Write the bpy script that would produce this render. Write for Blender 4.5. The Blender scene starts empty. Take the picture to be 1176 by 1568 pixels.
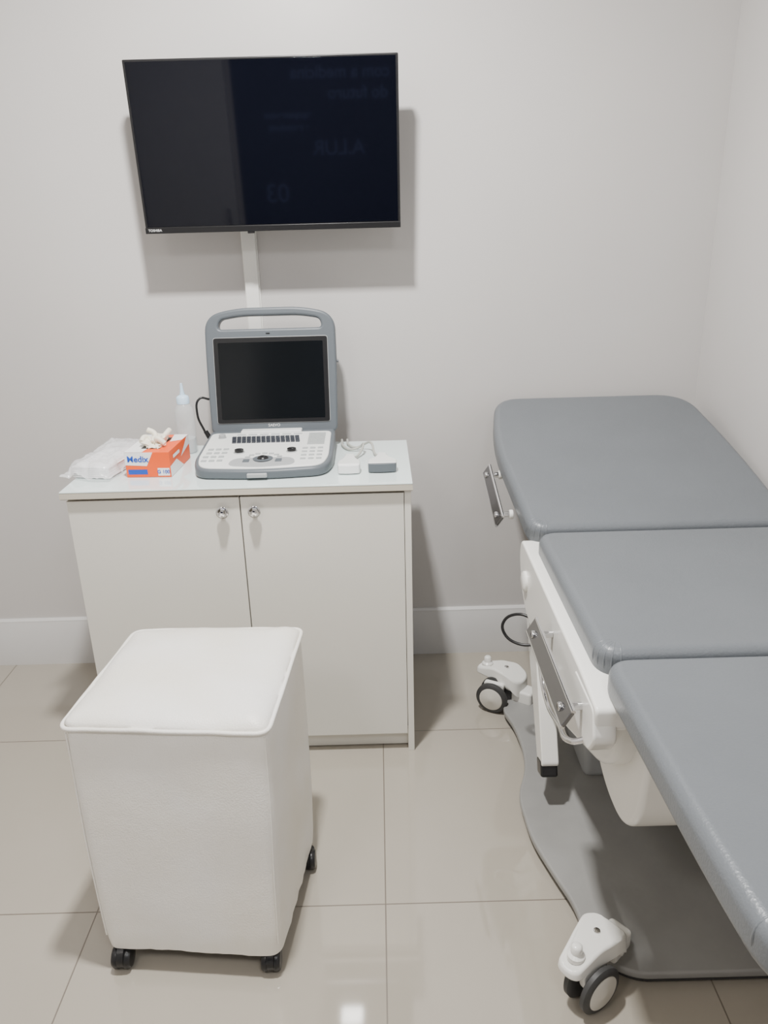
import bpy, bmesh, math, random
from mathutils import Vector, Matrix, noise
random.seed(4)
C = bpy.context
COL = C.collection

# ------------------------------------------------------------------ materials
def mat(name, col, rough=0.5, metal=0.0, bump=0.0, bscale=200, var=0.0, vscale=4, spec=0.5, trans=0.0, alpha=1.0, coat=0.0, col2=None, ior=1.45, bdetail=3):
    m = bpy.data.materials.new(name); m.use_nodes = True
    nt = m.node_tree; b = nt.nodes["Principled BSDF"]
    b.inputs["Base Color"].default_value = (*col, 1)
    b.inputs["Roughness"].default_value = rough
    b.inputs["Metallic"].default_value = metal
    b.inputs["Specular IOR Level"].default_value = spec
    b.inputs["Transmission Weight"].default_value = trans
    b.inputs["Alpha"].default_value = alpha
    b.inputs["Coat Weight"].default_value = coat
    b.inputs["IOR"].default_value = ior
    tc = nt.nodes.new("ShaderNodeTexCoord")
    if var > 0 or col2:
        n = nt.nodes.new("ShaderNodeTexNoise"); n.inputs["Scale"].default_value = vscale; n.inputs["Detail"].default_value = 4
        nt.links.new(tc.outputs["Object"], n.inputs["Vector"])
        r = nt.nodes.new("ShaderNodeValToRGB")
        c2 = col2 if col2 else tuple(c*(1-var) for c in col)
        r.color_ramp.elements[0].position = .35; r.color_ramp.elements[1].position = .65
        r.color_ramp.elements[0].color = (*c2, 1); r.color_ramp.elements[1].color = (*col, 1)
        nt.links.new(n.outputs["Fac"], r.inputs["Fac"]); nt.links.new(r.outputs["Color"], b.inputs["Base Color"])
    if bump > 0:
        n = nt.nodes.new("ShaderNodeTexNoise"); n.inputs["Scale"].default_value = bscale; n.inputs["Detail"].default_value = bdetail
        nt.links.new(tc.outputs["Object"], n.inputs["Vector"])
        n2 = nt.nodes.new("ShaderNodeTexNoise"); n2.inputs["Scale"].default_value = 11; n2.inputs["Detail"].default_value = 2
        nt.links.new(tc.outputs["Object"], n2.inputs["Vector"])
        ad = nt.nodes.new("ShaderNodeMath"); ad.operation='MULTIPLY_ADD'; ad.inputs[1].default_value = 2.4 if bscale>200 else 0.0
        nt.links.new(n2.outputs["Fac"], ad.inputs[0]); nt.links.new(n.outputs["Fac"], ad.inputs[2])
        bp = nt.nodes.new("ShaderNodeBump"); bp.inputs["Strength"].default_value = bump; bp.inputs["Distance"].default_value = 0.005
        nt.links.new(ad.outputs[0], bp.inputs["Height"]); nt.links.new(bp.outputs["Normal"], b.inputs["Normal"])
    return m

M = {}
M['wall'] = mat("wall_paint", (.575,.555,.54), .34, bump=.10, bscale=9, var=.03, vscale=2, spec=.45)
M['ceil'] = mat("ceiling_paint", (.8,.8,.79), .7, var=.02)
M['base'] = mat("baseboard_white", (.62,.61,.60), .35, var=.02)
M['lam'] = mat("cream_laminate", (.72,.70,.64), .38, var=.02, vscale=3)
M['edge'] = mat("laminate_edge", (.30,.27,.22), .5, var=.05)
M['top'] = mat("glossy_white_top", (.74,.83,.82), .05, var=.02, coat=.6)
M['dark'] = mat("dark_parts_and_gap_shade", (.04,.04,.04), .6, var=.1)  # own colour of dark parts, also painted shade in gaps
M['white_vinyl'] = mat("white_leatherette", (.83,.815,.785), .36, bump=.20, bscale=300, col2=(.79,.755,.68), vscale=4)
M['grey_vinyl'] = mat("grey_leatherette", (.135,.147,.160), .34, bump=.14, bscale=260, var=.05, vscale=6)
M['white_pl'] = mat("white_plastic", (.80,.79,.75), .22, var=.02)
M['offwhite_pl'] = mat("offwhite_plastic", (.74,.75,.73), .35, var=.02)
M['grey_pl'] = mat("grey_plastic", (.105,.12,.135), .42, var=.04)
M['lgrey_pl'] = mat("light_grey_plastic", (.36,.37,.375), .4, var=.04)
M['black_pl'] = mat("black_plastic", (.012,.012,.013), .3, var=.1)
M['rubber'] = mat("rubber", (.045,.045,.045), .5, var=.1)
M['hub'] = mat("wheel_disc", (.60,.575,.52), .4, var=.05)
M['chrome'] = mat("chrome", (.72,.72,.73), .08, metal=1, var=.03)
M['dchrome'] = mat("satin_chrome", (.20,.20,.21), .20, metal=1, var=.05)
M['screen'] = mat("tv_glass", (.0025,.003,.006), .035, var=.05, spec=.5)
M['lcd'] = mat("lcd_glass", (.005,.006,.007), .12, var=.05, spec=.35)
M['basegrey'] = mat("painted_steel_grey", (.285,.282,.272), .30, bump=.06, bscale=60, var=.10, vscale=9)
M['orange'] = mat("orange_card", (.88,.10,.008), .45, var=.03)
M['card'] = mat("white_card", (.85,.85,.85), .5, var=.02)
M['blue'] = mat("blue_print", (.01,.07,.45), .5, var=.03)
M['glove'] = mat("latex", (.86,.81,.68), .5, bump=.3, bscale=60, var=.05)
M['tissue'] = mat("tissue_paper", (.86,.86,.86), .8, bump=.5, bscale=120, var=.03)
M['film'] = mat("plastic_film", (.88,.88,.9), .2, alpha=.45, bump=.5, bscale=25, var=.03)
M['bottle'] = mat("translucent_plastic", (.78,.82,.83), .2, alpha=.30, var=.03, bump=.3, bscale=40)
M['capb'] = mat("pale_blue_cap", (.55,.72,.88), .35, var=.03)
M['label'] = mat("faint_label", (.7,.74,.76), .5, var=.05, alpha=.6)
M['cable_grey'] = mat("cable_grey", (.42,.42,.38), .5, var=.04)
M['poster'] = mat("navy_print", (.012,.014,.032), .6, var=.1)
M['postertext'] = mat("poster_text_blue", (.13,.17,.36), .6, var=.05)
M['door'] = mat("door_paint", (.62,.62,.62), .5, var=.02)
M['print'] = mat("print_grey", (.7,.7,.7), .5, var=.02)
M['navykey'] = mat("key_dark", (.03,.034,.045), .4, var=.05)
M['keywhite'] = mat("key_light", (.40,.42,.42), .4, var=.05)
M['band'] = mat("edge_band_mat",(.58,.54,.46),.45,var=.05)

def floor_mat():
    m = bpy.data.materials.new("porcelain_tile"); m.use_nodes = True
    nt = m.node_tree; b = nt.nodes["Principled BSDF"]; N = nt.nodes.new; L = nt.links.new
    tc = N("ShaderNodeTexCoord"); sp = N("ShaderNodeSeparateXYZ"); L(tc.outputs["Object"], sp.inputs[0])
    def mth(op, a, bb=None, c=None):
        n = N("ShaderNodeMath"); n.operation = op
        for i, v in enumerate((a, bb, c)):
            if v is None: continue
            if isinstance(v, (int, float)): n.inputs[i].default_value = v
            else: L(v, n.inputs[i])
        return n.outputs[0]
    def line(sock, off, size):
        q = mth('DIVIDE', mth('SUBTRACT', sock, off), size)
        fr = mth('FRACT', mth('ADD', q, .5))
        dd = mth('MULTIPLY', mth('ABSOLUTE', mth('SUBTRACT', fr, .5)), size)
        return mth('LESS_THAN', dd, .0016)
    g = mth('MAXIMUM', line(sp.outputs[0], -.02, .68), line(sp.outputs[1], 1.38, .66))
    n = N("ShaderNodeTexNoise"); n.inputs["Scale"].default_value = 5; n.inputs["Detail"].default_value = 5; L(tc.outputs["Object"], n.inputs["Vector"])
    r = N("ShaderNodeValToRGB"); r.color_ramp.elements[0].color = (.355,.322,.268,1); r.color_ramp.elements[1].color = (.38,.347,.293,1)
    L(n.outputs["Fac"], r.inputs["Fac"])
    mx = N("ShaderNodeMix"); mx.data_type = 'RGBA'; L(g, mx.inputs[0]); L(r.outputs[0], mx.inputs[6]); mx.inputs[7].default_value = (.15,.125,.10,1)
    L(mx.outputs[2], b.inputs["Base Color"])
    L(mth('MULTIPLY_ADD', g, .4, .05), b.inputs["Roughness"])
    b.inputs["Specular IOR Level"].default_value = .9
    return m
M['floor'] = floor_mat()

# ------------------------------------------------------------------ helpers
def finish(o, m, parent=None, smooth=True, sharp=50):
    me = o.data
    if m: me.materials.append(m)
    if smooth:
        for p in me.polygons: p.use_smooth = True
        try: me.set_sharp_from_angle(angle=math.radians(sharp))
        except Exception: pass
    if parent:
        o.parent = parent; o.matrix_parent_inverse = Matrix.Translation(parent.location).inverted()
    return o

def from_bm(name, bm, m, parent=None, smooth=True, sharp=50):
    bmesh.ops.recalc_face_normals(bm, faces=bm.faces[:])
    me = bpy.data.meshes.new(name); bm.to_mesh(me); bm.free()
    o = bpy.data.objects.new(name, me); COL.objects.link(o)
    return finish(o, m, parent, smooth, sharp)

def group(name, loc):
    e = bpy.data.objects.new(name, None); e.empty_display_size = .05; e.location = loc; COL.objects.link(e); return e

def bev(o, w, seg=3, ang=40):
    b = o.modifiers.new("bevel", 'BEVEL'); b.width = w; b.segments = seg; b.limit_method = 'ANGLE'; b.angle_limit = math.radians(ang)
    w2 = o.modifiers.new("wn", 'WEIGHTED_NORMAL'); w2.keep_sharp = False
    return o

def box(name, lo, hi, m, parent=None, bevel=0.0, seg=3, fn=None):
    bm = bmesh.new()
    vs = [bm.verts.new((x, y, z)) for x in (lo[0], hi[0]) for y in (lo[1], hi[1]) for z in (lo[2], hi[2])]
    for f in ((0,1,3,2),(4,6,7,5),(0,4,5,1),(2,3,7,6),(0,2,6,4),(1,5,7,3)): bm.faces.new([vs[i] for i in f])
    if fn:
        for v in bm.verts: v.co = fn(v.co)
    o = from_bm(name, bm, m, parent, sharp=180 if bevel else 30)
    if bevel: bev(o, bevel, seg)
    return o

def round_poly(pts, rad, seg=8):
    out = []; n = len(pts)
    for i in range(n):
        p = Vector(pts[i]); a = Vector(pts[i-1]); b = Vector(pts[(i+1) % n])
        r = rad[i] if isinstance(rad, (list, tuple)) else rad
        if r <= 0: out.append(p); continue
        d1 = (a-p); d2 = (b-p); k = min(r, d1.length*.49, d2.length*.49)
        s = p + d1.normalized()*k; e = p + d2.normalized()*k
        for j in range(seg+1):
            t = j/seg; out.append(s*(1-t)**2 + p*2*t*(1-t) + e*t*t)
    return out

def prism(name, pts, z0, z1, m, parent=None, bevel=0.0, seg=4, fn=None, axis='Z', ang=50):
    """extrude 2-D outline along an axis. axis X: pts=(y,z)."""
    bm = bmesh.new()
    def mk(p, h):
        if axis == 'Z': return Vector((p[0], p[1], h))
        if axis == 'X': return Vector((h, p[0], p[1]))
        return Vector((p[0], h, p[1]))
    lo = [bm.verts.new(mk(p, z0)) for p in pts]; hi = [bm.verts.new(mk(p, z1)) for p in pts]
    n = len(pts)
    bm.faces.new(lo[::-1]); bm.faces.new(hi)
    for i in range(n): bm.faces.new((lo[i], lo[(i+1) % n], hi[(i+1) % n], hi[i]))
    if fn:
        for v in bm.verts: v.co = fn(v.co)
    o = from_bm(name, bm, m, parent, sharp=180 if bevel else 45)
    if bevel: bev(o, bevel, seg, ang)
    return o

def cyl(name, p0, p1, r, m, parent=None, r2=None, seg=32, bevel=0.0):
    p0, p1 = Vector(p0), Vector(p1); d = p1-p0
    bm = bmesh.new()
    bmesh.ops.create_cone(bm, cap_ends=True, segments=seg, radius1=r, radius2=r if r2 is None else r2, depth=d.length)
    q = d.to_track_quat('Z', 'Y').to_matrix().to_4x4()
    bmesh.ops.transform(bm, matrix=Matrix.Translation((p0+p1)/2) @ q, verts=bm.verts)
    o = from_bm(name, bm, m, parent, sharp=180 if bevel else 50)
    if bevel: bev(o, bevel, 3)
    return o

def lathe(name, prof, m, parent=None, loc=(0,0,0), seg=40, axis=(0,0,1), sharp=50):
    bm = bmesh.new(); rings = []
    for r, z in prof:
        rings.append([bm.verts.new((r*math.cos(2*math.pi*i/seg), r*math.sin(2*math.pi*i/seg), z)) for i in range(seg)])
    for a, b in zip(rings[:-1], rings[1:]):
        for i in range(seg): bm.faces.new((a[i], a[(i+1) % seg], b[(i+1) % seg], b[i]))
    bm.faces.new(rings[0][::-1]); bm.faces.new(rings[-1])
    q = Vector(axis).to_track_quat('Z', 'Y').to_matrix().to_4x4()
    bmesh.ops.transform(bm, matrix=Matrix.Translation(loc) @ q, verts=bm.verts)
    return from_bm(name, bm, m, parent, sharp=sharp)

def tube(name, pts, r, m, parent=None, cyclic=False, smooth=True, res=6):
    cu = bpy.data.curves.new(name, 'CURVE'); cu.dimensions = '3D'; cu.bevel_depth = r; cu.bevel_resolution = 5; cu.use_fill_caps = True
    if smooth:
        s = cu.splines.new('BEZIER'); s.bezier_points.add(len(pts)-1)
        for bp_, p in zip(s.bezier_points, pts):
            bp_.co = p; bp_.handle_left_type = bp_.handle_right_type = 'AUTO'
        s.resolution_u = res
    else:
        s = cu.splines.new('POLY'); s.points.add(len(pts)-1)
        for bp_, p in zip(s.points, pts): bp_.co = (*p, 1)
    s.use_cyclic_u = cyclic
    return curve_to_mesh(name, cu, m, parent)

def curve_to_mesh(name, cu, m, parent, mw=None):
    o = bpy.data.objects.new(name, cu); COL.objects.link(o)
    C.view_layer.update()
    dg = C.evaluated_depsgraph_get()
    me = bpy.data.meshes.new_from_object(o.evaluated_get(dg))
    bpy.data.objects.remove(o)
    if mw is not None: me.transform(mw)
    o2 = bpy.data.objects.new(name, me); COL.objects.link(o2)
    me.materials.clear()
    return finish(o2, m, parent)

def flat_shape(name, loops, depth, bevel, m, parent, mw):
    cu = bpy.data.curves.new(name, 'CURVE'); cu.dimensions = '2D'; cu.fill_mode = 'BOTH'; cu.extrude = depth; cu.bevel_depth = bevel; cu.bevel_resolution = 3
    if bevel: cu.offset = -bevel
    for lp in loops:
        s = cu.splines.new('POLY'); s.points.add(len(lp)-1)
        for q, p in zip(s.points, lp): q.co = (p[0], p[1], 0, 1)
        s.use_cyclic_u = True
    return curve_to_mesh(name, cu, m, parent, mw)

def text(name, body, size, m, parent, mw, ext=.0004, bold=0.0):
    cu = bpy.data.curves.new(name, 'FONT'); cu.body = body; cu.size = size; cu.extrude = ext; cu.align_x = 'CENTER'; cu.align_y = 'CENTER'; cu.offset = bold
    return curve_to_mesh(name, cu, m, parent, mw)

def rrect(x0, y0, x1, y1, r, seg=8):
    return round_poly([(x0,y0),(x1,y0),(x1,y1),(x0,y1)], r, seg)

# ------------------------------------------------------------------ room
XL, XR, YF, YB, ZC = -1.75, 1.045, -1.45, 2.52, 2.68
t = .1
box("floor", (XL-t, YF-t, -t), (XR+t, YB+t, 0), M['floor'])
box("ceiling", (XL-t, YF-t, ZC), (XR+t, YB+t, ZC+t), M['ceil'])
box("wall_back", (XL-t, YB, 0), (XR+t, YB+t, ZC), M['wall'])
box("wall_front", (XL-t, YF-t, 0), (XR+t, YF, ZC), M['wall'])
box("wall_left", (XL-t, YF, 0), (XL, YB, ZC), M['wall'])
box("wall_right", (XR, YF, 0), (XR+t, YB, ZC), M['wall'])
def baseboard(name, a, b, nrm):
    a = Vector(a); b = Vector(b); nrm = Vector(nrm)
    prof = [(0,0),(.016,0),(.016,.165),(.012,.172),(.012,.178),(.006,.185),(0,.185)]
    bm = bmesh.new(); R = []
    for e in (a, b): R.append([bm.verts.new(e + nrm*p[0] + Vector((0,0,p[1]))) for p in prof])
    n = len(prof)
    for i in range(n): bm.faces.new((R[0][i], R[0][(i+1)%n], R[1][(i+1)%n], R[1][i]))
    bm.faces.new(R[0]); bm.faces.new(R[1][::-1])
    from_bm(name, bm, M['base'], sharp=30)
baseboard("baseboard_back", (XL, YB, 0), (XR, YB, 0), (0,-1,0))
baseboard("baseboard_left", (XL, YF, 0), (XL, YB, 0), (1,0,0))
baseboard("baseboard_right", (XR, YF, 0), (XR, YB, 0), (-1,0,0))
baseboard("baseboard_front", (XL, YF, 0), (XR, YF, 0), (0,1,0))

# behind the camera: door and poster (seen only as reflections in the TV)
d = group("door_1", (-1.35, YF, 0))
box("leaf", (-1.70, YF+.017, 0), (-1.02, YF+.05, 2.12), M['door'], d, .004)
box("handle", (-1.10, YF+.045, 1.0), (-1.07, YF+.085, 1.12), M['chrome'], d, .006)
p = group("wall_poster", (-.3, YF, 1.5))
box("board", (-.98, YF+.001, .75), (.55, YF+.012, 2.45), M['poster'], p, .002)
RX = Matrix.Translation((0,YF+.014,0)) @ Matrix.Rotation(math.pi, 4, 'Z') @ Matrix.Rotation(math.pi/2, 4, 'X')
for i,(s,x,z,sz) in enumerate([("com o cenário e",-.22,2.12,.11),("com a medicina",-.22,1.98,.11),("do futuro",-.10,1.85,.11),("equipamentos",-.6,1.72,.06),("e tecnologia",-.6,1.64,.06),("A.LUR",-.25,1.50,.14),("03",-.72,1.2,.18)]):
    text("line_%d"%(i+1), s, sz, M['postertext'], p, RX @ Matrix.Translation((-x,z,0)), bold=.002)

# ------------------------------------------------------------------ television
tv = group("television", (-.295, 2.40, 1.71))
TVW, TVH = .735, .435
tilt = math.radians(4.0)
TM = Matrix.Translation((-.2955, 2.372, 1.495)) @ Matrix.Rotation(tilt, 4, 'X') @ Matrix.Rotation(math.pi/2, 4, 'X')
def tvb(name, lo, hi, m, bevel):
    o = box(name, lo, hi, m, None, bevel); o.data.transform(TM)
    return finish(o, None, tv, smooth=False)
tvb("panel_case", (-TVW/2, 0, -.032), (TVW/2, TVH, 0), M['black_pl'], .003)
tvb("rear_housing", (-.27, .03, -.065), (.27, .33, -.03), M['black_pl'], .015)
tvb("screen_glass", (-TVW/2+.007, .016, -.001), (TVW/2-.007, TVH-.006, .0006), M['screen'], .0002)
tvb("lower_bezel", (-TVW/2, -.002, -.001), (TVW/2, .014, .003), M['black_pl'], .001)
tvb("power_sensor", (-.075, -.008, -.012), (-.055, .0, .002), M['black_pl'], .002)
text("logo", "TOSHIBA", .0095, M['print'], tv, TM @ Matrix.Translation((-TVW/2+.028, .0065, .0032)), bold=.0)
box("mount_plate", (-.42, 2.497, 1.6), (-.17, 2.519, 1.82), M['dark'], tv, .002)
box("mount_arm_1", (-.40, 2.41, 1.6), (-.37, 2.50, 1.80), M['dark'], tv, .002)
box("mount_arm_2", (-.22, 2.41, 1.6), (-.19, 2.50, 1.80), M['dark'], tv, .002)

# cable channel
cc = group("cable_channel", (-.39, 2.51, 1.0))
box("cover", (-.412, 2.499, .20), (-.370, 2.5195, 1.56), M['white_pl'], cc, .003)
box("base_strip", (-.415, 2.512, .20), (-.367, 2.5198, 1.56), M['white_pl'], cc, .001)

# ------------------------------------------------------------------ cabinet
cb = group("cabinet", (-.39, 2.15, 0))
x0, x1, yf, yb, zt = -.848, .075, 1.945, 2.365, .86
box("side_left", (x0, yf+.018, 0), (x0+.018, yb, zt-.022), M['lam'], cb, .001)
box("side_right", (x1-.018, yf, 0), (x1, yb, zt-.022), M['lam'], cb, .001)
box("back", (x0+.018, yb-.01, .06), (x1-.018, yb, zt-.022), M['lam'], cb)
box("bottom", (x0+.018, yf+.02, .06), (x1-.018, yb-.01, .078), M['lam'], cb)
box("kick_board", (x0+.018, yf+.03, 0.004), (x1-.018, yf+.048, .06), M['lam'], cb)
box("door_gap_shade", (x0+.018, yf+.017, .078), (x1-.018, yf+.03, zt-.024), M['dark'], cb)  # near-black panel paints the shade seen through the door gaps
box("door_left", (x0+.002, yf, .062), (-.3855, yf+.017, zt-.030), M['lam'], cb, .0012)
box("door_right", (-.3825, yf, .062), (x1-.0195, yf+.017, zt-.030), M['lam'], cb, .0012)
box("worktop_core", (x0-.008, yf-.012, zt-.022), (x1+.004, yb+.004, zt-.004), M['edge'], cb, .001)
box("worktop_surface", (x0-.008, yf-.012, zt-.004), (x1+.004, yb+.004, zt), M['top'], cb, .001)
box("edge_band", (x0-.0085, yf-.013, zt-.020), (x1+.0045, yf-.0115, zt-.006), M['band'], cb)
for i, kx in enumerate((-.430, -.345)):
    lathe("knob_base_%d"%(i+1), [(.011,0),(.0115,.002),(.006,.004),(.006,.009),(.0165,.013),(.0170,.017),(.0150,.0185)], M['chrome'], cb, (kx, yf, .792), axis=(0,-1,0))
    lathe("knob_backing_%d"%(i+1), [(.0135,.0183),(.0135,.0188)], M['dchrome'], cb, (kx, yf, .792), seg=20, axis=(0,-1,0))
    lathe("knob_crystal_%d"%(i+1), [(.0120,.0188),(.0135,.022),(.009,.029),(.004,.030)], M['chrome'], cb, (kx, yf, .792), seg=7, axis=(0,-1,0), sharp=5)

# ------------------------------------------------------------------ stool
st = group("cube_stool", (-.42, 1.45, 0))
zb, zs = .055, .570
Bt = [(-.624,1.233),(-.243,1.200),(-.193,1.545),(-.575,1.58)]
Tp = [(-.660,1.300),(-.240,1.265),(-.209,1.680),(-.620,1.692)]
BULGE=.003
def ring_at(t, r=.028, n=6, inset=0.0):
    pts=[Vector(Bt[i]).lerp(Vector(Tp[i]),t) for i in range(4)]
    out=[]
    for i in range(4):
        p_=pts[i]; a=(pts[i-1]-p_).normalized(); b=(pts[(i+1)%4]-p_).normalized()
        out.append(p_+(a+b)*inset)
    return round_poly(out, r, n)
def subdiv_ring(pts, k, n=6):
    out=[]
    for i in range(len(pts)):
        a,b=pts[i],pts[(i+1)%len(pts)]
        m_=k if i%(n+1)==n else 1
        for j in range(m_): out.append(a.lerp(b,j/m_))
    return out
bm = bmesh.new(); rings=[]
cx, cy = -.425, 1.455
NL = 40
for l in range(NL+1):
    tt = l/NL; z = zb+(zs-zb)*tt
    R = subdiv_ring(ring_at(tt), 24)
    row=[]
    for p_ in R:
        q = Vector((p_.x,p_.y,z))
        s = noise.noise(q*5)*.004 + BULGE*math.sin(math.pi*tt) + noise.noise(Vector((q.x*9,q.y*9,q.z*3)))*.002
        if tt>.80: s += noise.noise(Vector((q.x*30,q.y*30,z*5)))*.0035*(tt-.80)/.20
        if tt<.10: s += noise.noise(Vector((q.x*40,q.y*40,z*5)))*.003*(.10-tt)/.10 - .003*(1-tt/.10)**2
        if tt>.96: s -= .004*(tt-.96)/.04
        dv = Vector((q.x-cx,q.y-cy,0)).normalized()
        row.append(bm.verts.new(q+dv*s))
    rings.append(row)
for k,(ins,dz) in enumerate([(.001,.006),(.006,.013),(.016,.021),(.032,.028),(.055,.033),(.09,.037),(.13,.039),(.17,.040)]):
    R = subdiv_ring(ring_at(1,inset=ins,r=max(.003,.028-ins*.1)), 24)
    rings.append([bm.verts.new(Vector((p_.x,p_.y,zs+dz*.85+noise.noise(Vector((p_.x*8,p_.y*8,3)))*.006+noise.noise(Vector((p_.x*25,p_.y*25,8)))*.0015))) for p_ in R])
for a,b in zip(rings[:-1],rings[1:]):
    n=len(a)
    for i in range(n): bm.faces.new((a[i],a[(i+1)%n],b[(i+1)%n],b[i]))
bm.faces.new(rings[0][::-1]); bm.faces.new(rings[-1])
from_bm("upholstered_body", bm, M['white_vinyl'], st, sharp=80)
pip=[Vector((p_.x,p_.y,zs+.003+noise.noise(Vector((p_.x*15,p_.y*15,0)))*.002)) for p_ in subdiv_ring(ring_at(1,inset=-.0022),24)]
tube("piping", pip, .0046, M['white_vinyl'], st, cyclic=True, smooth=False)
def edge_pt(tt,i,off=.0):
    pp=ring_at(tt)[i*7+3]; dv=(pp-Vector((cx,cy))).normalized()
    q=Vector((pp.x,pp.y,zb+(zs-zb)*tt))
    s=noise.noise(q*5)*.004+BULGE*math.sin(math.pi*tt)
    return q+Vector((dv.x,dv.y,0))*(off+s)
for i in range(4):
    tube("corner_seam_%d"%(i+1), [edge_pt(tt,i,.0008) for tt in (0.06,.2,.3,.4,.5,.6,.7,.8,.9,.98)], .0018, M['white_vinyl'], st)
prism("base_board", ring_at(0,inset=.016), zb-.008, zb+.004, M['dark'], st, .002, 2)
for i,(wx,wy) in enumerate([(-.592,1.252),(-.267,1.235),(-.213,1.512),(-.55,1.54)]):
    lathe("caster_stem_%d"%(i+1), [(.018,.0),(.018,.004),(.007,.006),(.007,.014)], M['black_pl'], st, (wx,wy,zb-.016))
    for s in (-1,1):
        lathe("caster_wheel_%d_%d"%(i+1,1 if s<0 else 2), [(.010,-.001),(.022,0),(.0245,.003),(.0245,.011),(.021,.017),(.008,.019)], M['black_pl'], st, (wx+s*.003,wy-.012,.0247), axis=(s,0,0))
    lathe("caster_hood_%d"%(i+1), [(.021,-.010),(.027,-.007),(.027,.007),(.021,.010)], M['black_pl'], st, (wx,wy-.010,.029), axis=(1,0,0))

# ------------------------------------------------------------------ examination bed
bed = group("examination_bed", (.7, 1.5, 0))
TZ, TH = .778, .068
gv = M['grey_vinyl']
def cushion(name, outline, rad, z0, z1, fn=None, bevel=.022, gathers=()):
    pts = round_poly(outline, rad, 10)
    o = prism(name, pts, z0, z1, gv, bed, bevel, 5, fn, ang=45)
    n = len(pts)
    c = sum(pts, Vector((0,0)))/n
    for gi in gathers:
        for j in range(1,10,2):
            i = gi*11+j
            tg = (pts[(i+1)%n]-pts[i-1]).normalized(); nr = Vector((tg.y,-tg.x))
            if nr.dot(pts[i]-c) < 0: nr = -nr
            def P3(off,z):
                v = Vector((pts[i].x+nr.x*off, pts[i].y+nr.y*off, z)); return fn(v) if fn else v
            tube("gather_%s_%d_%d"%(name,gi,j), [P3(-.030,z1-.0015),P3(-.016,z1-.0030),P3(-.006,z1-.010),P3(-.0015,z1-.022),P3(-.002,z1-.040),P3(-.006,z1-.055)], .0024, gv, bed)
    return o
HY0 = 1.79; sl = math.radians(15.5)
def headfn(v):
    y = v.y-HY0; z = v.z-(TZ)
    return Vector((v.x, HY0 + y*math.cos(sl)-z*math.sin(sl), TZ + y*math.sin(sl)+z*math.cos(sl)))
HL = .71
cushion("head_cushion", [(.368,HY0),(1.038,HY0),(1.03,HY0+.35),(.99,HY0+HL),(.372,HY0+HL),(.332,HY0+.45)], [.05,.05,.2,.11,.08,.2], TZ-TH, TZ, headfn, gathers=(0,))
prism("head_board", round_poly([(.40,HY0+.04),(1.0,HY0+.04),(.96,HY0+HL-.05),(.44,HY0+HL-.05)],.04), TZ-TH-.022, TZ-TH-.001, M['white_pl'], bed, .006, 3, headfn)
cushion("seat_cushion", [(.378,1.195),(1.03,1.195),(1.03,1.777),(.378,1.777)], [.05,.05,.03,.05], TZ-TH, TZ, gathers=(0,))
cushion("leg_cushion", [(.40,.56),(1.01,.56),(1.03,.75),(1.03,1.182),(.380,1.182),(.388,.75)], [.09,.10,.1,.04,.05,.1], TZ-TH, TZ, gathers=(0,))
box("seat_board", (.42,1.20,TZ-TH-.02),(1.01,1.76,TZ-TH-.001), M['white_pl'], bed, .004)
box("leg_board", (.45,.62,TZ-TH-.02),(.97,1.16,TZ-TH-.001), M['white_pl'], bed, .004)
def side(xa, xb, nm):
    pts = [(1.83,.735),(1.845,.69),(1.80,.60),(1.70,.565),(1.45,.590),(1.19,.640),(1.11,.668),(1.105,.718),(1.22,.728)]
    prism(nm, round_poly(pts,[.02,.03,.05,.05,.05,.03,.02,.015,.02],6), xa, xb, M['white_pl'], bed, .006, 4, axis='X')
side(.352,.412,"side_frame_left"); side(.985,1.03,"side_frame_right")
prism("hinge_bracket", round_poly([(1.25,.712),(1.118,.712),(1.10,.655),(1.13,.615),(1.20,.605),(1.25,.635)],.014,6), .350,.392, M['white_pl'], bed, .005, 3, axis='X')
lathe("hinge_cap", [(.026,0),(.026,.006),(.020,.010)], M['white_pl'], bed, (.352,1.745,.655), axis=(-1,0,0))
prism("actuator_cover", round_poly([(1.86,.70),(1.88,.50),(1.70,.42),(1.46,.44),(1.32,.37),(1.20,.375),(1.13,.45),(1.10,.70)],[.03,.06,.08,.08,.08,.07,.05,.02],8), .452,.93, M['white_pl'], bed, .032, 5, axis='X')
prism("inner_cover", round_poly([(1.84,.68),(1.86,.36),(1.76,.285),(1.50,.385),(1.25,.485),(1.17,.56),(1.16,.69)],[.05,.05,.04,.05,.05,.05,.02],8), .415,.50, M['white_pl'], bed, .018, 4, axis='X')
box("column", (.54,1.76,.03),(.88,1.98,.52), M['lgrey_pl'], bed, .02)
prism("support_leg", round_poly([(1.98,.52),(1.84,.52),(1.645,.165),(1.705,.14)],.015,5), .395,.440, M['white_pl'], bed, .010, 4, axis='X')
prism("support_foot", round_poly([(1.66,.175),(1.71,.155),(1.69,.115),(1.64,.135)],.01,5), .393,.438, M['black_pl'], bed, .007,3,axis='X')
left = [(.50,1.155),(.445,1.185),(.415,1.26),(.412,1.335),(.385,1.42),(.352,1.54),(.345,1.70),(.385,1.80),(.395,1.90),(.385,2.02),(.36,2.10),(.42,2.20)]
right = [(1.40-x,y) for x,y in reversed(left)]
prism("base_plate", round_poly(left+right, .05, 6), .016, .036, M['basegrey'], bed, .006, 3)
prism("base_rim", round_poly([(x*.985+.0105,y*.99+.016) for x,y in left+right], .05, 6), .006, .018, M['dark'], bed, .002, 2)
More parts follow.
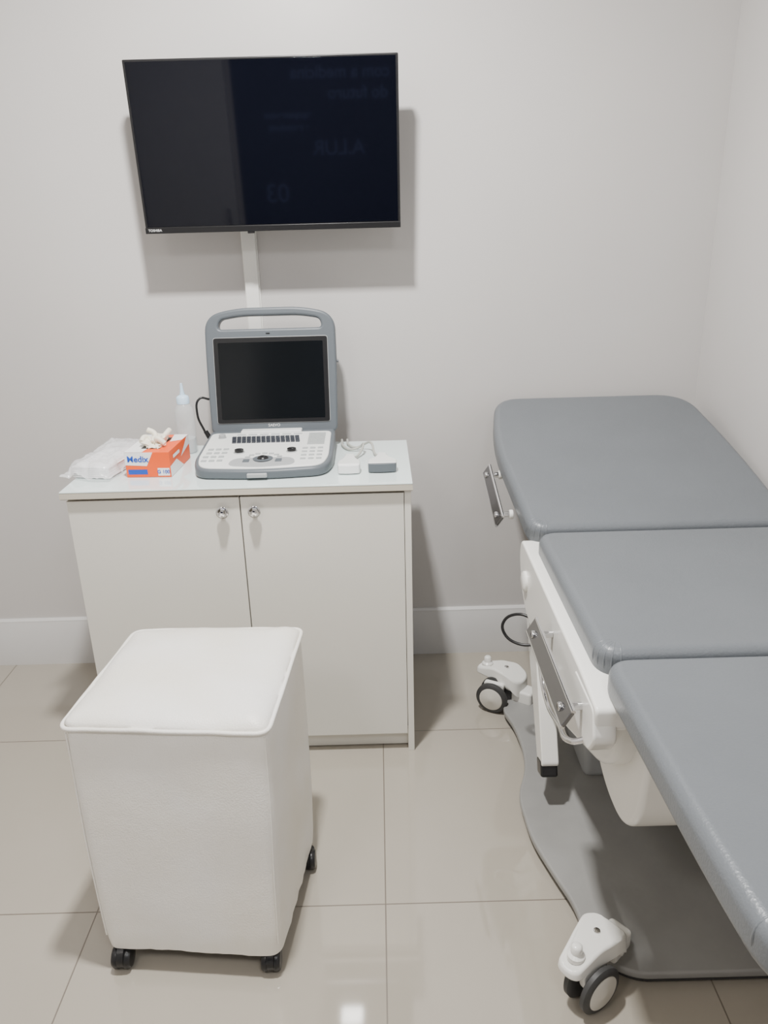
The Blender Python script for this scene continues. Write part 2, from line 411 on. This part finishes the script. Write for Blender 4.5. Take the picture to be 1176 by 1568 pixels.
def bed_caster(idx, cx_, cy_, ang, wx, wy, facing):
    e = Matrix.Translation((cx_,cy_,0)) @ Matrix.Rotation(ang,4,'Z')
    pts = round_poly([(-.085,-.024),(-.02,-.034),(.03,-.046),(.072,-.040),(.080,0),(.072,.040),(.03,.046),(-.02,.034),(-.085,.024),(-.092,0)], [.015,.03,.03,.025,.03,.025,.03,.03,.015,.015], 5)
    def fn(v):
        x=v.x; z=v.z
        if z>.10: z = .132 - max(0,(x-.03))*.55 - max(0,-x-.02)*.32; k=1
        else: z = .090 - max(0,x-.04)*1.2; k=1.10
        return e @ Vector((x*(1.03 if z<.1 else 1), v.y*k, z))
    prism("caster_cover_%d"%idx, pts, .088, .132, M['white_pl'], bed, .011, 4, fn)
    def fl(v): return e @ Vector(v)
    lathe("caster_button_%d"%idx, [(.018,0),(.018,.010),(.0115,.015),(.0115,.030),(.0075,.034)], M['white_pl'], bed, fl((-.058,0,.115)))
    lathe("caster_screw_%d"%idx, [(.007,0),(.007,.003),(.004,.004)], M['chrome'], bed, fl((.012,.0,.131)))
    w = Matrix.Translation((wx,wy,0)) @ Matrix.Rotation(facing,4,'Z')
    prism("caster_fork_%d"%idx, round_poly([(-.035,.10),(.035,.10),(.03,.05),(.0,.035),(-.025,.05)],.012,5), -.009,.009, M['white_pl'], bed, .004,3, lambda v: w@v, axis='Y')
    prism("caster_arm_%d"%idx, round_poly([(.045,-.030),(.115,-.026),(.115,.026),(.045,.030)],.01,4), .030,.075, M['white_pl'], bed, .008,3, lambda v: e@v)
    for s in (-1,1):
        ax = (w.to_3x3() @ Vector((0,s,0)))
        c = w @ Vector((0, s*.012, .0525))
        lathe("caster_tyre_%d_%d"%(idx,1 if s<0 else 2), [(.030,0),(.046,.001),(.052,.005),(.052,.014),(.046,.019),(.036,.0195)], M['rubber'], bed, c, axis=ax)
        lathe("caster_disc_%d_%d"%(idx,1 if s<0 else 2), [(.039,.012),(.038,.0205),(.034,.0225),(.012,.0235),(.009,.025)], M['hub'], bed, c, axis=ax)
bed_caster(1, .405,1.170, math.radians(41), .395,1.128, math.radians(33))
bed_caster(2, .380,2.195, math.radians(-37), .345,2.150, math.radians(-28))
bed_caster(3, .965,1.170, math.radians(139), .985,1.125, math.radians(124))
bed_caster(4, .965,2.185, math.radians(-143), .970,2.135, math.radians(-152))
def rail(idx, a, b, inx, w=.028):
    a=Vector(a); b=Vector(b); d_=(b-a)
    roll=Matrix.Rotation(math.radians(30),4,'Y')
    o = box("rail_bar_%d"%idx, (-.004,0,-w/2),(.004,d_.length,w/2), M['dchrome'], None, .0015)
    rot = d_.to_track_quat('Y','Z').to_matrix().to_4x4()
    T_=Matrix.Translation(a)@rot@roll
    o.data.transform(T_); finish(o,None,bed,smooth=False)
    for k,zz in enumerate((-w/2,w/2)):
        cyl("rail_lip_%d_%d"%(idx,k+1), T_@Vector((0,0,zz)), T_@Vector((0,d_.length,zz)), .0042, M['chrome'], bed)
    for k,tt in enumerate((.12,.88)):
        q=a+d_*tt
        cyl("rail_post_%d_%d"%(idx,k+1), q, (inx,q.y,q.z), .008, M['chrome'], bed, bevel=.002)
        cyl("rail_boss_%d_%d"%(idx,k+1), (inx-.008,q.y,q.z), (inx+.003,q.y,q.z), .013, M['white_pl'], bed, bevel=.003)
        cyl("rail_bolt_%d_%d"%(idx,k+1), q+Vector((-.010,0,0)), q, .009, M['chrome'], bed, bevel=.003)
rail(1,(.316,1.145,.672),(.316,1.48,.678),.36,.036)
rail(2,(.312,1.93,.745),(.312,2.20,.808),.350,.032)
tube("rail_loop", [(.332,1.47,.66),(.332,1.45,.60),(.332,1.39,.560),(.332,1.26,.578),(.335,1.18,.60),(.36,1.16,.62)], .006, M['chrome'], bed)
tube("power_hose", [(.41,1.86,.480),(.36,1.89,.485),(.325,1.90,.455),(.328,1.89,.425),(.36,1.87,.405),(.42,1.85,.41)], .0042, M['black_pl'], bed)

# ------------------------------------------------------------------ portable ultrasound
us = group("portable_ultrasound_machine", (-.332, 2.15, .86))
MX=-.332
UX0, UX1, UY0, UY1 = -.528, -.138, 1.992, 2.325
def topz(y, base=.024, rise=.030): return .863 + base + rise*max(0,(y-UY0))/(UY1-UY0)
outline = round_poly([(UX0+.02,UY0+.018),(MX,UY0-.004),(UX1-.02,UY0+.018),(UX1,UY0+.09),(UX1-.004,UY1),(UX0+.004,UY1),(UX0,UY0+.09)],[.05,.25,.05,.1,.02,.02,.1],8)
bf = lambda v: Vector((v.x,v.y, topz(v.y) if v.z>.5 else .8615))
prism("lower_body", outline, 0, 1, M['grey_pl'], us, .008, 4, bf)
ol2 = round_poly([(UX0+.028,UY0+.026),(MX,UY0+.008),(UX1-.028,UY0+.026),(UX1-.012,UY0+.09),(UX1-.014,UY1-.035),(UX0+.014,UY1-.035),(UX0+.012,UY0+.09)],[.05,.25,.05,.1,.02,.02,.1],8)
pf = lambda v: Vector((v.x,v.y, topz(v.y)+(.004 if v.z>.5 else -.01)))
prism("control_panel", ol2, 0, 1, M['offwhite_pl'], us, .003, 3, pf)
ol3 = round_poly([(MX-.095,UY0+.030),(MX,UY0+.012),(MX+.095,UY0+.030),(MX+.085,UY0+.085),(MX-.085,UY0+.085)],[.03,.1,.03,.03,.03],6)
prism("palm_area", ol3, 0, 1, M['lgrey_pl'], us, .001, 2, lambda v: Vector((v.x,v.y, topz(v.y)+(.0052 if v.z>.5 else -.005))))
box("hinge_block", (MX-.095,UY1-.045,.90),(MX+.09,UY1-.012,.924), M['offwhite_pl'], us, .004)
box("latch", (MX-.035,UY0-.006,.868),(MX+.02,UY0+.012,.880), M['lgrey_pl'], us, .003)
def key(name,x,y,w,h,m,z=.003,r=.0008):
    zz=topz(y)+.004
    return box(name,(x-w/2,y-h/2,zz-.003),(x+w/2,y+h/2,zz+z),m,us,r,2)
k=0
for row in range(4):
    for i in range(14):
        k+=1; key("key_%d"%k, MX-.108+i*.0144+row*.002, 2.245-row*.0140, .0122,.0116, M['navykey'])
def knob(name,x,y,r,h,m2=M['black_pl']):
    zz=topz(y)+.003
    lathe(name+"_skirt",[(r*1.3,0),(r*1.2,.002)],M['lgrey_pl'],us,(x,y,zz))
    lathe(name,[(r,.0),(r,h),(r*.85,h+.001)],m2,us,(x,y,zz))
knob("dial_1",MX-.145,2.250,.010,.010,m2=M['lgrey_pl'])
knob("dial_2",MX-.075,2.125,.013,.009)
knob("dial_3",MX+.075,2.125,.013,.009)
lathe("trackball_ring",[(.028,0),(.028,.0018),(.019,.0022)],M['grey_pl'],us,(MX,2.068,topz(2.068)+.0045))
lathe("trackball",[(.017,0),(.0165,.003),(.013,.007),(.007,.0095),(.001,.010)],M['black_pl'],us,(MX,2.068,topz(2.068)+.004))
for a in range(-3,4):
    an=math.radians(90+a*24); key("arc_key_%d"%(a+4), MX+.047*math.cos(an), 2.071+.038*math.sin(an), .014,.009, M['keywhite'],.0025)
for s in (-1,1):
    key("set_key_%d"%(s+2), MX+s*.045,2.055,.018,.024,M['grey_pl'],.0025)
k=0
for i in range(4):
    for j in range(3):
        k+=1; key("left_key_%d"%k, MX-.160+j*.022-(.004 if i<2 else 0), 2.062+i*.029, .015,.012, M['keywhite'],.0025)
        key("right_key_%d"%k, MX+.112+j*.022, 2.062+i*.027, .015,.010, M['keywhite'],.0025)
for i in range(6): key("function_key_%d"%(i+1), MX-.09+i*.034,2.268,.026,.007,M['keywhite'],.002)
for i in range(8): key("slider_%d"%(i+1), MX+.140,2.175+i*.0125,.050,.004,M['keywhite'],.004)
lt = math.radians(-11)
SM = Matrix.Translation((MX+.004, 2.318, .906)) @ Matrix.Rotation(lt,4,'X') @ Matrix.Rotation(math.pi/2,4,'X')
HW=.196; SH=.378
outer = round_poly([(-HW+.003,0),(HW-.003,0),(HW+.002,.20),(HW,SH-.022),(.10,SH),(-.10,SH),(-HW,SH-.022),(-HW-.002,.20)],[.022,.022,.1,.055,.08,.08,.055,.1],10)
hole = round_poly([(-.158,.316),(.158,.316),(.150,SH-.034),(.09,SH-.024),(-.09,SH-.024),(-.150,SH-.034)],[.014,.014,.03,.06,.06,.03],8)
flat_shape("lid_frame",[outer,hole],.012,.007,M['grey_pl'],us,SM@Matrix.Translation((0,0,-.012)))
scr = rrect(-.172,.034,.172,.290,.008)
flat_shape("inner_bezel",[rrect(-.1735,.0325,.1735,.2915,.009)],.001,.0008,M['lgrey_pl'],us,SM@Matrix.Translation((0,0,.0072)))
flat_shape("screen_border",[scr],.001,.0005,M['black_pl'],us,SM@Matrix.Translation((0,0,.0086)))
flat_shape("display",[rrect(-.158,.046,.158,.276,.004)],.0005,.0,M['lcd'],us,SM@Matrix.Translation((0,0,.0104)))
text("badge","SAEVO",.012,M['print'],us,SM@Matrix.Translation((0,.0255,.0078)),bold=.0)
flat_shape("webcam",[rrect(-.012,.300,.0,.303,.001)],.0008,0,M['black_pl'],us,SM@Matrix.Translation((0,0,.0078)))
cyl("side_button", SM@Vector((.193,.215,-.012)), SM@Vector((.203,.215,-.012)), .004, M['grey_pl'], us)
tube("power_cord", [(-.528,2.355,1.01),(-.555,2.345,1.015),(-.565,2.335,.97),(-.55,2.335,.92),(-.53,2.33,.885),(-.51,2.345,.875)], .0035, M['black_pl'], us)
cyl("cord_plug", (-.545,2.333,.915),(-.528,2.33,.885),.007,M['black_pl'],us)

# ------------------------------------------------------------------ probes
def probe(name, x, y, w, m_face, cab):
    g = group(name, (x,y,.86))
    pts = round_poly([(x-w/2,y-.018),(x+w/2,y-.018),(x+w/2,y+.014),(x+.016,y+.045),(x+.012,y+.085),(x-.012,y+.085),(x-.016,y+.045),(x-w/2,y+.014)],[.006,.006,.008,.02,.004,.004,.02,.008],6)
    prism("housing", pts, .8615,.889, M['offwhite_pl'], g, .006,4)
    prism("lens", round_poly([(x-w/2+.001,y-.012),(x+w/2-.001,y-.012),(x+w/2-.002,y-.024),(x,y-.029),(x-w/2+.002,y-.024)],[.002,.002,.004,.03,.004],5), .863,.8865, m_face, g, .003,3)
    tube("strain_relief", [(x,y+.083,.872),(x,y+.100,.872)], .006, M['lgrey_pl'], g)
    tube("cable", [(x,y+.095,.872)]+cab, .0035, M['cable_grey'], g)
probe("ultrasound_probe", -.092,2.045,.062, M['card'], [(-.070,2.18,.868),(-.055,2.235,.888),(-.065,2.25,.875),(-.09,2.25,.867),(-.115,2.28,.868),(-.125,2.36,.868)])
probe("ultrasound_probe", .000,2.052,.080, M['grey_pl'], [(-.02,2.19,.868),(-.035,2.25,.888),(-.05,2.265,.880),(-.075,2.27,.867),(-.10,2.30,.868),(-.108,2.36,.868)])

# ------------------------------------------------------------------ gel bottle
gb = group("gel_bottle", (-.60,2.285,.86))
L0=(-.594,2.295,.8605)
lathe("body",[(.001,0),(.026,0),(.029,.004),(.029,.030),(.0275,.05),(.029,.07),(.029,.125),(.027,.138),(.018,.150),(.016,.153)],M['bottle'],gb,L0)
lathe("gel",[(.001,.002),(.025,.002),(.026,.045),(.001,.046)],M['label'],gb,L0)
lathe("cap",[(.019,.152),(.019,.170),(.016,.174),(.008,.178),(.0055,.190),(.0035,.212),(.001,.213)],M['capb'],gb,L0)

# ------------------------------------------------------------------ glove box
gx = group("glove_box", (-.645,2.12,.86))
GX0,GX1,GY0,GY1,GZ0,GZ1=-.704,-.579,2.045,2.235,.861,.932
ga=math.radians(-3); GM=Matrix.Translation((-.641,2.15,0))@Matrix.Rotation(ga,4,'Z')@Matrix.Translation((.641,-2.15,0))
def gbx(name,lo,hi,m,b=.0008):
    o=box(name,lo,hi,m,None,b); o.data.transform(GM); return finish(o,None,gx,smooth=False)
def gpoly(name,pts3,m):
    bm=bmesh.new(); bm.faces.new([bm.verts.new(GM@Vector(p_)) for p_ in pts3]); return from_bm(name,bm,m,gx)
gbx("carton",(GX0,GY0,GZ0),(GX1,GY1,GZ1),M['orange'])
e_=.0006
gpoly("front_white",[(GX0,GY0-e_,GZ1),(GX0+.080,GY0-e_,GZ1),(GX0+.060,GY0-e_,GZ0+.032),(GX0,GY0-e_,GZ0+.035)],M['card'])
gpoly("front_blue",[(GX0+.006,GY0-e_,GZ0+.008),(GX0+.060,GY0-e_,GZ0+.008),(GX0+.060,GY0-e_,GZ0+.022),(GX0+.006,GY0-e_,GZ0+.022)],M['blue'])
gpoly("front_white_corner",[(GX1-.036,GY0-e_,GZ0+.004),(GX1-.003,GY0-e_,GZ0+.004),(GX1-.003,GY0-e_,GZ0+.026),(GX1-.036,GY0-e_,GZ0+.026)],M['card'])
gpoly("side_white",[(GX1+e_,GY0,GZ0),(GX1+e_,GY0+.12,GZ0),(GX1+e_,GY0+.06,GZ0+.035),(GX1+e_,GY0,GZ0+.03)],M['card'])
gpoly("side_white_2",[(GX1+e_,GY0+.10,GZ0+.03),(GX1+e_,GY1,GZ0+.045),(GX1+e_,GY1,GZ1),(GX1+e_,GY0+.17,GZ1)],M['card'])
gpoly("side_strip",[(GX1+e_*2,GY0+.03,GZ0+.045),(GX1+e_*2,GY0+.09,GZ0+.045),(GX1+e_*2,GY0+.09,GZ0+.055),(GX1+e_*2,GY0+.03,GZ0+.055)],M['card'])
gpoly("top_white",[(GX0,GY0,GZ1+e_),(GX0+.05,GY0,GZ1+e_),(GX0+.07,GY1,GZ1+e_),(GX0,GY1,GZ1+e_)],M['card'])
gpoly("top_white_2",[(GX1-.03,GY0+.11,GZ1+e_),(GX1,GY0+.13,GZ1+e_),(GX1,GY1,GZ1+e_),(GX1-.04,GY1,GZ1+e_)],M['card'])
text("front_title","Medix",.024,M['blue'],gx,GM@Matrix.Translation((GX0+.036,GY0-.0012,GZ0+.051))@Matrix.Rotation(math.pi/2,4,'X'),bold=.0004)
text("front_size","G 100",.014,M['blue'],gx,GM@Matrix.Translation((GX1-.020,GY0-.0012,GZ0+.015))@Matrix.Rotation(math.pi/2,4,'X'),bold=.0002)
gbx("opening_shade",(-.668,2.08,GZ1+.0002),(-.615,2.20,GZ1+.0012),M['dark'],.0003)  # flat dark sheet painted as the shade inside the slit
bm=bmesh.new(); bmesh.ops.create_icosphere(bm,subdivisions=6,radius=1)
for v in bm.verts:
    n_=noise.noise(v.co*1.5)*.5+(1-abs(noise.noise(v.co*2.6+Vector((3,1,0)))))*.35+noise.noise(v.co*6)*.10
    v.co=Vector((v.co.x*.031,v.co.y*.050,max(v.co.z,-.2)*.020))*(.75+n_)+Vector((-.640,2.135,GZ1+.004))
from_bm("gloves_crumple",bm,M['glove'],gx,sharp=180)
for i,(a,l1,hz) in enumerate([(.4,.030,.018),(2.2,.026,.022),(3.5,.034,.004),(5.2,.030,-.002)]):
    x_=-.640+.014*math.cos(a); y_=2.135+.028*math.sin(a); z_=GZ1+.012
    pts=[(x_,y_,z_),(x_+l1*.4*math.cos(a),y_+l1*.4*math.sin(a),z_+.012),(x_+l1*math.cos(a+.6),y_+l1*math.sin(a+.6),z_+hz)]
    tube("glove_finger_%d"%(i+1),pts,.0075,M['glove'],gx)

# ------------------------------------------------------------------ napkins pack
nk = group("napkin_pack", (-.80,2.17,.86))
na=math.radians(-10)
NM=Matrix.Translation((-.793,2.16,0))@Matrix.Rotation(na,4,'Z')
for i in range(6):
    o=box("napkin_%d"%(i+1),(-.050,-.115,.8615+i*.0055),(.062,.09,.8665+i*.0055),M['tissue'],None,.0022)
    o.data.transform(NM@Matrix.Rotation(math.radians(random.uniform(-1.5,1.5)),4,'Z')); finish(o,None,nk,smooth=False)
bm=bmesh.new(); bmesh.ops.create_grid(bm,x_segments=70,y_segments=70,size=1)
for v in bm.verts:
    x_=v.co.x*.074; y_=v.co.y*.155+.014
    inside=max(0,1-max(abs(x_-.004)/.064,abs(y_)/.135)**6)
    q=Vector((x_*18,y_*18,0))
    z_=.866+.034*min(1,inside*1.6)+ (abs(noise.noise(q))*.022+abs(noise.noise(q*2.7))*.010)*(1.0 if inside<.5 else .5) + max(0,v.co.y)*.018
    v.co=NM@Vector((x_+noise.noise(q*.8+Vector((5,0,0)))*.006,y_+noise.noise(q*.8)*.010,z_))
from_bm("plastic_wrap",bm,M['film'],nk,sharp=180)

# ------------------------------------------------------------------ lighting
def lamp(x,y,size,power,col=(1,.97,.93)):
    g=group("ceiling_or_fill_light", (x,y,ZC))  # shared by the main ceiling lamp and the added fill lamps
    s=size/2+.015
    box("frame",(x-s,y-s,ZC-.012),(x+s,y+s,ZC-.001),M['white_pl'],g,.003)
    L=bpy.data.lights.new("ceiling_or_fill_area",'AREA'); L.shape='SQUARE'; L.size=size; L.energy=power; L.color=col
    o=bpy.data.objects.new("lamp",L); o.location=(x,y,ZC-.014); COL.objects.link(o)
    o.parent=g; o.matrix_parent_inverse=Matrix.Translation(g.location).inverted()
lamp(-.26,1.40,.12,86,(1,.985,.96))
lamp(-1.0,-.2,.45,18,(1,.94,.88))  # added warm fill, out of view, with an invented fixture
lamp(.45,-.45,.45,22,(.95,.97,1))  # cool fill lamp and frame added behind the camera to soften the light
w=bpy.data.worlds.new("world"); C.scene.world=w; w.use_nodes=True
w.node_tree.nodes["Background"].inputs[0].default_value=(.9,.95,1,1); w.node_tree.nodes["Background"].inputs[1].default_value=.3

# ------------------------------------------------------------------ camera
r=Vector((0.9996,-0.0272,0.0007)); dn=Vector((0.0253,0.9368,0.3489)); dd=Vector((-0.0101,-0.3487,0.9372))
xa=Vector((r[0],dd[0],-dn[0])); ya=-Vector((r[1],dd[1],-dn[1])); za=-Vector((r[2],dd[2],-dn[2]))
cam=bpy.data.cameras.new("camera"); co=bpy.data.objects.new("camera",cam); COL.objects.link(co)
m=Matrix.Identity(4)
for i,a in enumerate((xa.normalized(),ya.normalized(),za.normalized())):
    for j in range(3): m[j][i]=a[j]
m.translation=(0,0,1.5); co.matrix_world=m
cam.sensor_fit='VERTICAL'; cam.sensor_height=24; cam.lens=24*1204/1600; cam.clip_start=.02
C.scene.camera=co
